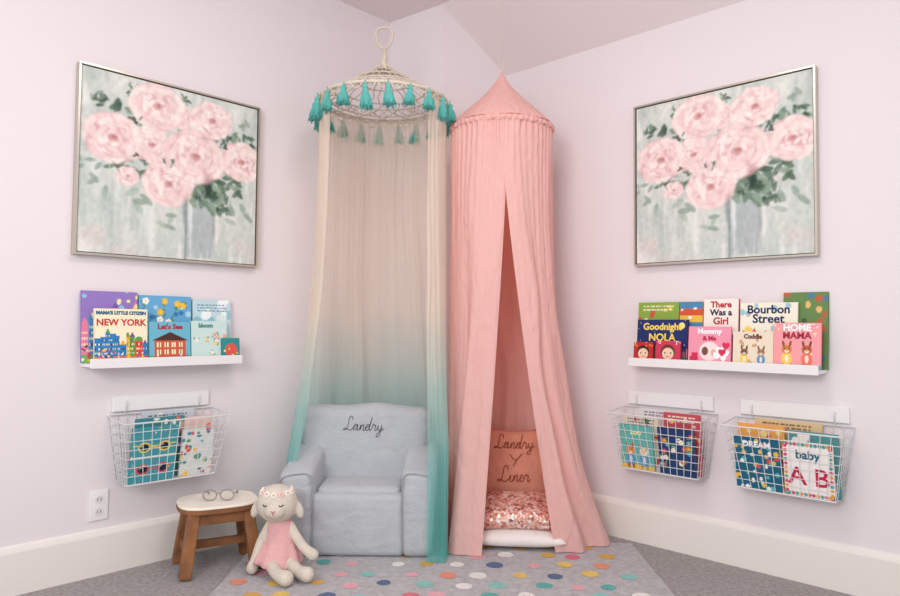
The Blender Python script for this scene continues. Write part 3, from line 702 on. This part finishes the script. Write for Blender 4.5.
# ------------------------------------------------------------ pillows in tent
M_seq=bpy.data.materials.new('rose_gold_sequins'); M_seq.use_nodes=True
nt=M_seq.node_tree; bs=nt.nodes['Principled BSDF']; tc=nt.nodes.new('ShaderNodeTexCoord'); vo=nt.nodes.new('ShaderNodeTexVoronoi'); vo.inputs['Scale'].default_value=80
nt.links.new(tc.outputs['Object'],vo.inputs['Vector']); rp=nt.nodes.new('ShaderNodeValToRGB'); nt.links.new(vo.outputs['Color'],rp.inputs['Fac'])
for e_,(p,c) in zip([rp.color_ramp.elements[0],rp.color_ramp.elements[1],rp.color_ramp.elements.new(.35),rp.color_ramp.elements.new(.6)],[(0.12,(160,92,80)),(.85,(255,248,240)),(.35,(214,150,132)),(.6,(236,192,180))]): e_.position=p; e_.color=(*lin(c),1)
nt.links.new(rp.outputs[0],bs.inputs['Base Color']); bs.inputs['Metallic'].default_value=.35; bs.inputs['Roughness'].default_value=.35
bp=nt.nodes.new('ShaderNodeBump'); bp.inputs['Strength'].default_value=.8; bp.inputs['Distance'].default_value=.004; nt.links.new(vo.outputs['Distance'],bp.inputs['Height']); nt.links.new(bp.outputs[0],bs.inputs['Normal'])
M_rose=mat('dusty_rose_velvet',(222,158,136),.9,.4,150,var=.08,vscale=20)
M_wp=mat('white_cotton',(236,230,228),.9,.3,120)
M_ink=mat('brown_lettering',(150,80,58),.8)
def pillow(name,w,h,t,m,loc,rot,sag=0):
    n=26; vs=[];fs=[]
    for sd in(1,-1):
        for j in range(n+1):
            for i in range(n+1):
                x=-1+2*i/n;y=-1+2*j/n; e=(1-x**4)*(1-y**4); pinch=1-.07*(1-abs(x))*(abs(y)**3)
                pinx=1-.07*(1-abs(y))*(abs(x)**3)
                zz=sd*t/2*max(e,0)**.55
                vs.append((x*w/2*pinx,zz+sag*x*x,(y*h/2*pinch)+h/2))
    q=(n+1)**2
    for s in(0,1):
        for j in range(n):
            for i in range(n): a=s*q+j*(n+1)+i; fs.append((a,a+1,a+n+2,a+n+1))
    b=MB(); b.add(vs,fs); return b.obj(name,m,None,smooth=True,loc=loc,rot=rot,merge=True)
fl=pillow('floor_pillow',.43,.29,.075,M_wp,(.325,3.345,.054),(math.radians(90),0,math.radians(-4)))
tag(fl,"flat white cotton floor pillow under a sequinned pillow",'pillow')
sq=pillow('sequin_pillow',.42,.25,.10,M_seq,(.325,3.095,.118),(math.radians(-72),0,math.radians(-3)),sag=.018)
tag(sq,"rose gold sequinned pillow lying on a white floor pillow",'pillow')
tp=pillow('throw_pillow',.34,.36,.09,M_rose,(.325,3.415,.135),(math.radians(-7),0,math.radians(-2)))
tag(tp,"dusty rose pillow with brown script lettering inside pink canopy",'pillow')
bpy.context.view_layer.update()
b=MB()
yf=lambda X,Z:surface_y(tp,X,Z)-.0015
script(b,landry,.029,.006,.265,yf,.0026)
b.tube([(p[0],yf(p[0],p[1]),p[1]) for p in [(-.025,.236),(-.005,.211),(.005,.209)]],.0026); b.tube([(p[0],yf(p[0],p[1]),p[1]) for p in [(.035,.238),(.01,.211),(-.008,.180)]],.0026)
script(b,liner,.033,.004,.106,yf,.0026)
b.obj('script_lettering',M_ink,tp)
# ------------------------------------------------------------ stool
M_wood=mat('warm_oak',(138,92,58),.55,.3,40,var=.3,vscale=14)
M_top=mat('whitewashed_wood',(242,234,222),.6,.2,30,var=.07,vscale=14)
st=empty('step_stool',(-.955,2.885,0.0),(0,0,math.radians(28))); tag(st,"small wooden stool with whitewashed top and chunky splayed legs",'stool')
n=48
def sup(a,w,d,p=3.2):
    c,s=math.cos(a),math.sin(a); return (w*math.copysign(abs(c)**(2/p),c),d*math.copysign(abs(s)**(2/p),s))
def slab(name,rows,m):
    vs=[];fs=[]
    for k,z in rows:
        for i in range(n): x,y=sup(2*math.pi*i/n,.158*k,.13*k); vs.append((x,y,z))
    for j in range(len(rows)-1):
        for i in range(n): fs.append((j*n+i,j*n+(i+1)%n,(j+1)*n+(i+1)%n,(j+1)*n+i))
    fs.append(tuple(range(n))); fs.append(tuple((len(rows)-1)*n+i for i in range(n)))
    b=MB(); b.add(vs,fs); return b.obj(name,m,st)
slab('seat',[(.985,.246),(1,.249),(1,.264),(.995,.266)],M_wood)
slab('seat_top',[(.995,.2663),(1.0,.268),(.995,.273),(.975,.2755)],M_top)
def beam(b,p,q,w,d):
    p=Vector(p);q=Vector(q); t=(q-p).normalized(); x=t.cross(Vector((0,1,0))).normalized(); y=t.cross(x)
    vs=[c+x*sx*w/2+y*sy*d/2 for c in(p,q) for sx,sy in((-1,-1),(1,-1),(1,1),(-1,1))]
    b.add(vs,[(0,1,2,3),(4,5,6,7),(0,1,5,4),(1,2,6,5),(2,3,7,6),(3,0,4,7)])
for sx in(-1,1):
    for sy in(-1,1):
        b=MB(); beam(b,(sx*.138,sy*.112,.004),(sx*.105,sy*.085,.245),.045,.045); b.obj('leg',M_wood,st,bevel=.005)
b=MB(); b.box(-.11,.11,-.10,-.08,.20,.2455); b.box(-.11,.11,.08,.10,.20,.2455); b.box(-.118,-.098,-.08,.08,.20,.2455); b.box(.098,.118,-.08,.08,.20,.2455); b.obj('apron',M_wood,st)
b=MB(); b.box(-.122,.122,-.012,.012,.085,.115); b.box(-.134,-.112,-.1,.1,.083,.117); b.box(.112,.134,-.1,.1,.083,.117); b.obj('stretcher',M_wood,st)
gl=empty('toy_glasses',(-.945,2.875,.276),(0,0,math.radians(8))); tag(gl,"pair of grey plastic toy glasses lying on the stool top",'glasses')
M_gl=mat('grey_plastic',(150,146,146),.35)
b=MB(); 
for sg in(-1,1): b.tube([(sg*.034+.027*math.cos(t),-.03+.004,.024+.021*math.sin(t)) for t in np.linspace(0,6.28,25)[:-1]],.003,6,closed=True)
b.tube([(-.008,-.026,.03),(0,-.027,.034),(.008,-.026,.03)],.003); b.obj('frame_front',M_gl,gl,smooth=True)
for sg in(-1,1):
    b=MB(); b.tube([(sg*.06,-.026,.03),(sg*.064,.0,.028),(sg*.062,.06,.02),(sg*.058,.085,.004)],.003); b.obj('temple_arm',M_gl,gl,smooth=True)
# ------------------------------------------------------------ plush lamb
M_plush=mat('cream_knit',(230,220,206),.95,.8,220,var=.05,vscale=30)
M_dress=mat('pink_knit',(238,184,184),.9,.9,160)
M_dark=mat('dark_thread',(60,45,40),.7)
dl=empty('plush_lamb',(-.680,2.80,.010)); tag(dl,"cream plush lamb doll in pink dress and flower crown",'toy')
b=MB()
def limb(P,R,k=6):
    pp=catmull([Vector(p) for p in P],k); rr=np.interp(np.linspace(0,1,len(pp)),np.linspace(0,1,len(R)),R).tolist(); b.tube(pp,rr,14)
    b.ball(pp[0],rr[0]); b.ball(pp[-1],rr[-1])
HX=-.008
limb([(.006,.02,.05),(.004,.022,.11),(0,.02,.17),(-.004,.015,.21)],[.066,.06,.045,.028])
b.ball((HX,.0,.272),.078,22,sc=(1.06,.95,.98)); b.ball((HX+.006,-.058,.255),.036,16,sc=(1.15,.85,.85))
limb([(-.04,.015,.18),(-.068,-.005,.12),(-.086,-.02,.055),(-.094,-.035,.025)],[.021,.02,.02,.024])
limb([(.04,.015,.18),(.075,-.01,.14),(.11,-.02,.10),(.145,-.03,.078)],[.021,.02,.02,.024])
limb([(-.030,.0,.04),(-.010,-.06,.045),(.030,-.125,.034),(.070,-.160,.032)],[.032,.026,.024,.030])
limb([(.035,.0,.04),(.065,-.05,.045),(.105,-.095,.034),(.140,-.118,.032)],[.032,.026,.024,.030])
for sg in(-1,1):
    b.ball((HX+sg*.088,.004,.245),.026,14,sc=(.72,.55,1.45),rot=Matrix.Rotation(sg*-.30,3,'Y'))
body=b.obj('body',M_plush,dl,smooth=True)
rm=body.modifiers.new('r','REMESH'); rm.mode='VOXEL'; rm.voxel_size=.006; rm.use_smooth_shade=True
sm=body.modifiers.new('s','SMOOTH'); sm.iterations=6; sm.factor=.5
b=MB(); n=64
vs=[];fs=[]
pr=[(.036,.208,.015),(.05,.19,.018),(.058,.165,.02),(.063,.13,.02),(.078,.09,.01),(.092,.055,.0),(.098,.038,-.01),(.092,.036,-.01)]
for (r,z,yo) in pr:
    for i in range(n):
        a=2*math.pi*i/n; k=1+(.05*math.sin(a*9) if z<.1 else 0)
        vs.append((r*k*math.cos(a)+.003,yo+r*k*.9*math.sin(a),z+(.012*math.sin(a*2) if z<.06 else 0)))
for j in range(len(pr)-1):
    for i in range(n): fs.append((j*n+i,j*n+(i+1)%n,(j+1)*n+(i+1)%n,(j+1)*n+i))
b.add(vs,fs); b.obj('dress',M_dress,dl,smooth=True)
Mf1=mat('felt_white',(244,238,232),.9); Mf2=mat('felt_blush',(238,204,204),.9); Mf3=mat('felt_gold',(226,200,130),.9)
for k in range(11):
    a=math.radians(-90+(k-5)*25); ca,sa=math.cos(a),math.sin(a); zc=.044+.006*abs(ca)
    rr=math.sqrt(max(1-(zc/.0765)**2,0)); cxx=HX+.0827*rr*ca; cyy=.0741*rr*sa; czz=.272+zc
    b=MB()
    nrm=Vector((ca,sa,.55)).normalized(); u=nrm.orthogonal().normalized(); w=nrm.cross(u); cc=Vector((cxx,cyy,czz))
    for p in range(6):
        b.ball(cc+(u*math.cos(p*1.047)+w*math.sin(p*1.047))*.0085,.0056,8)
    b.ball(cc+nrm*.004,.0042,8,mi=1)
    b.obj('crown_flower',[Mf1 if k%3 else Mf2,Mf3],dl,smooth=True)
for sg in(-1,1):
    b=MB(); b.tube(catmull([(HX+sg*.040,-.064,.282),(HX+sg*.033,-.070,.276),(HX+sg*.024,-.073,.280)]),.0022,6); b.obj('eye',M_dark,dl)
b=MB(); x=HX+.006; b.tube([(x-.008,-.0885,.262),(x,-.090,.256),(x+.008,-.0885,.262)],.002,6); b.tube([(x,-.090,.256),(x,-.089,.245)],.0016,6); b.obj('nose',mat('pink_thread',(195,105,105),.8),dl)
# ------------------------------------------------------------ rug
cols=[(230,125,140),(226,180,95),(105,186,180),(240,206,115),(246,244,240),(100,120,158),(240,180,192),(150,210,203),(238,160,132),(240,180,192)]
Mr=[M_rug]+[mat('rug_dot_%d'%i,c,.95,.9,200,var=.08,vscale=60) for i,c in enumerate(cols)]
b=MB(); x0,x1,y0,y1,t=-.87,.845,1.7,3.21,.008
b.box(x0,x1,y0,y1,0.0005,t)
r=random.Random(12); k=0; last=0
y=y0+.06
row=0
while y<y1-.05:
    x=x0+.06+(row%2)*.07
    while x<x1-.06:
        xx=x+r.uniform(-.026,.026); yy=y+r.uniform(-.02,.02); R=r.uniform(.025,.036); mi=1+r.randrange(len(cols))
        if mi==last: mi=1+(mi+2)%len(cols)
        last=mi
        b.add([(xx+R*math.cos(a)*(1+.05*math.sin(3*a+k)+r.uniform(-.04,.04)),yy+R*math.sin(a)*(1+r.uniform(-.04,.04)),t+.0012) for a in np.linspace(0,2*math.pi,29)[:-1]],[tuple(range(28))],mi)
        k+=1; x+=.145
    y+=.115; row+=1
rug=b.obj('area_rug',Mr); tag(rug,"light grey area rug scattered with multicoloured dots",'rug')
# ------------------------------------------------------------ light & camera
w=bpy.data.worlds.new('world'); scene.world=w; w.use_nodes=True
bg=w.node_tree.nodes['Background']; bg.inputs[0].default_value=(0.985,0.985,1.0,1); bg.inputs[1].default_value=.84
def area(name,loc,tgt,sx,sy,e_,c):
    l=bpy.data.lights.new(name,'AREA'); l.shape='RECTANGLE'; l.size=sx; l.size_y=sy; l.energy=e_; l.color=c
    o=bpy.data.objects.new(name,l); COL.objects.link(o); o.location=loc
    o.rotation_euler=(Vector(tgt)-Vector(loc)).to_track_quat('-Z','Y').to_euler(); return o
area('window_light',(-1.2,-.9,2.0),(.2,3.4,1.1),1.3,1.1,58,(1,.99,.98))
area('ceiling_light',(0.1,1.7,2.66),(0,1.8,0),.6,.6,16,(1,.95,.91))
cam=bpy.data.cameras.new('camera'); co=bpy.data.objects.new('camera',cam); COL.objects.link(co)
cam.sensor_width=36; cam.lens=36*688/900
co.matrix_world=Matrix.Translation((0,0,1.0))@Matrix.Rotation(math.radians(92.33),4,'X')@Matrix.Rotation(math.radians(.5),4,'Z')
scene.camera=co
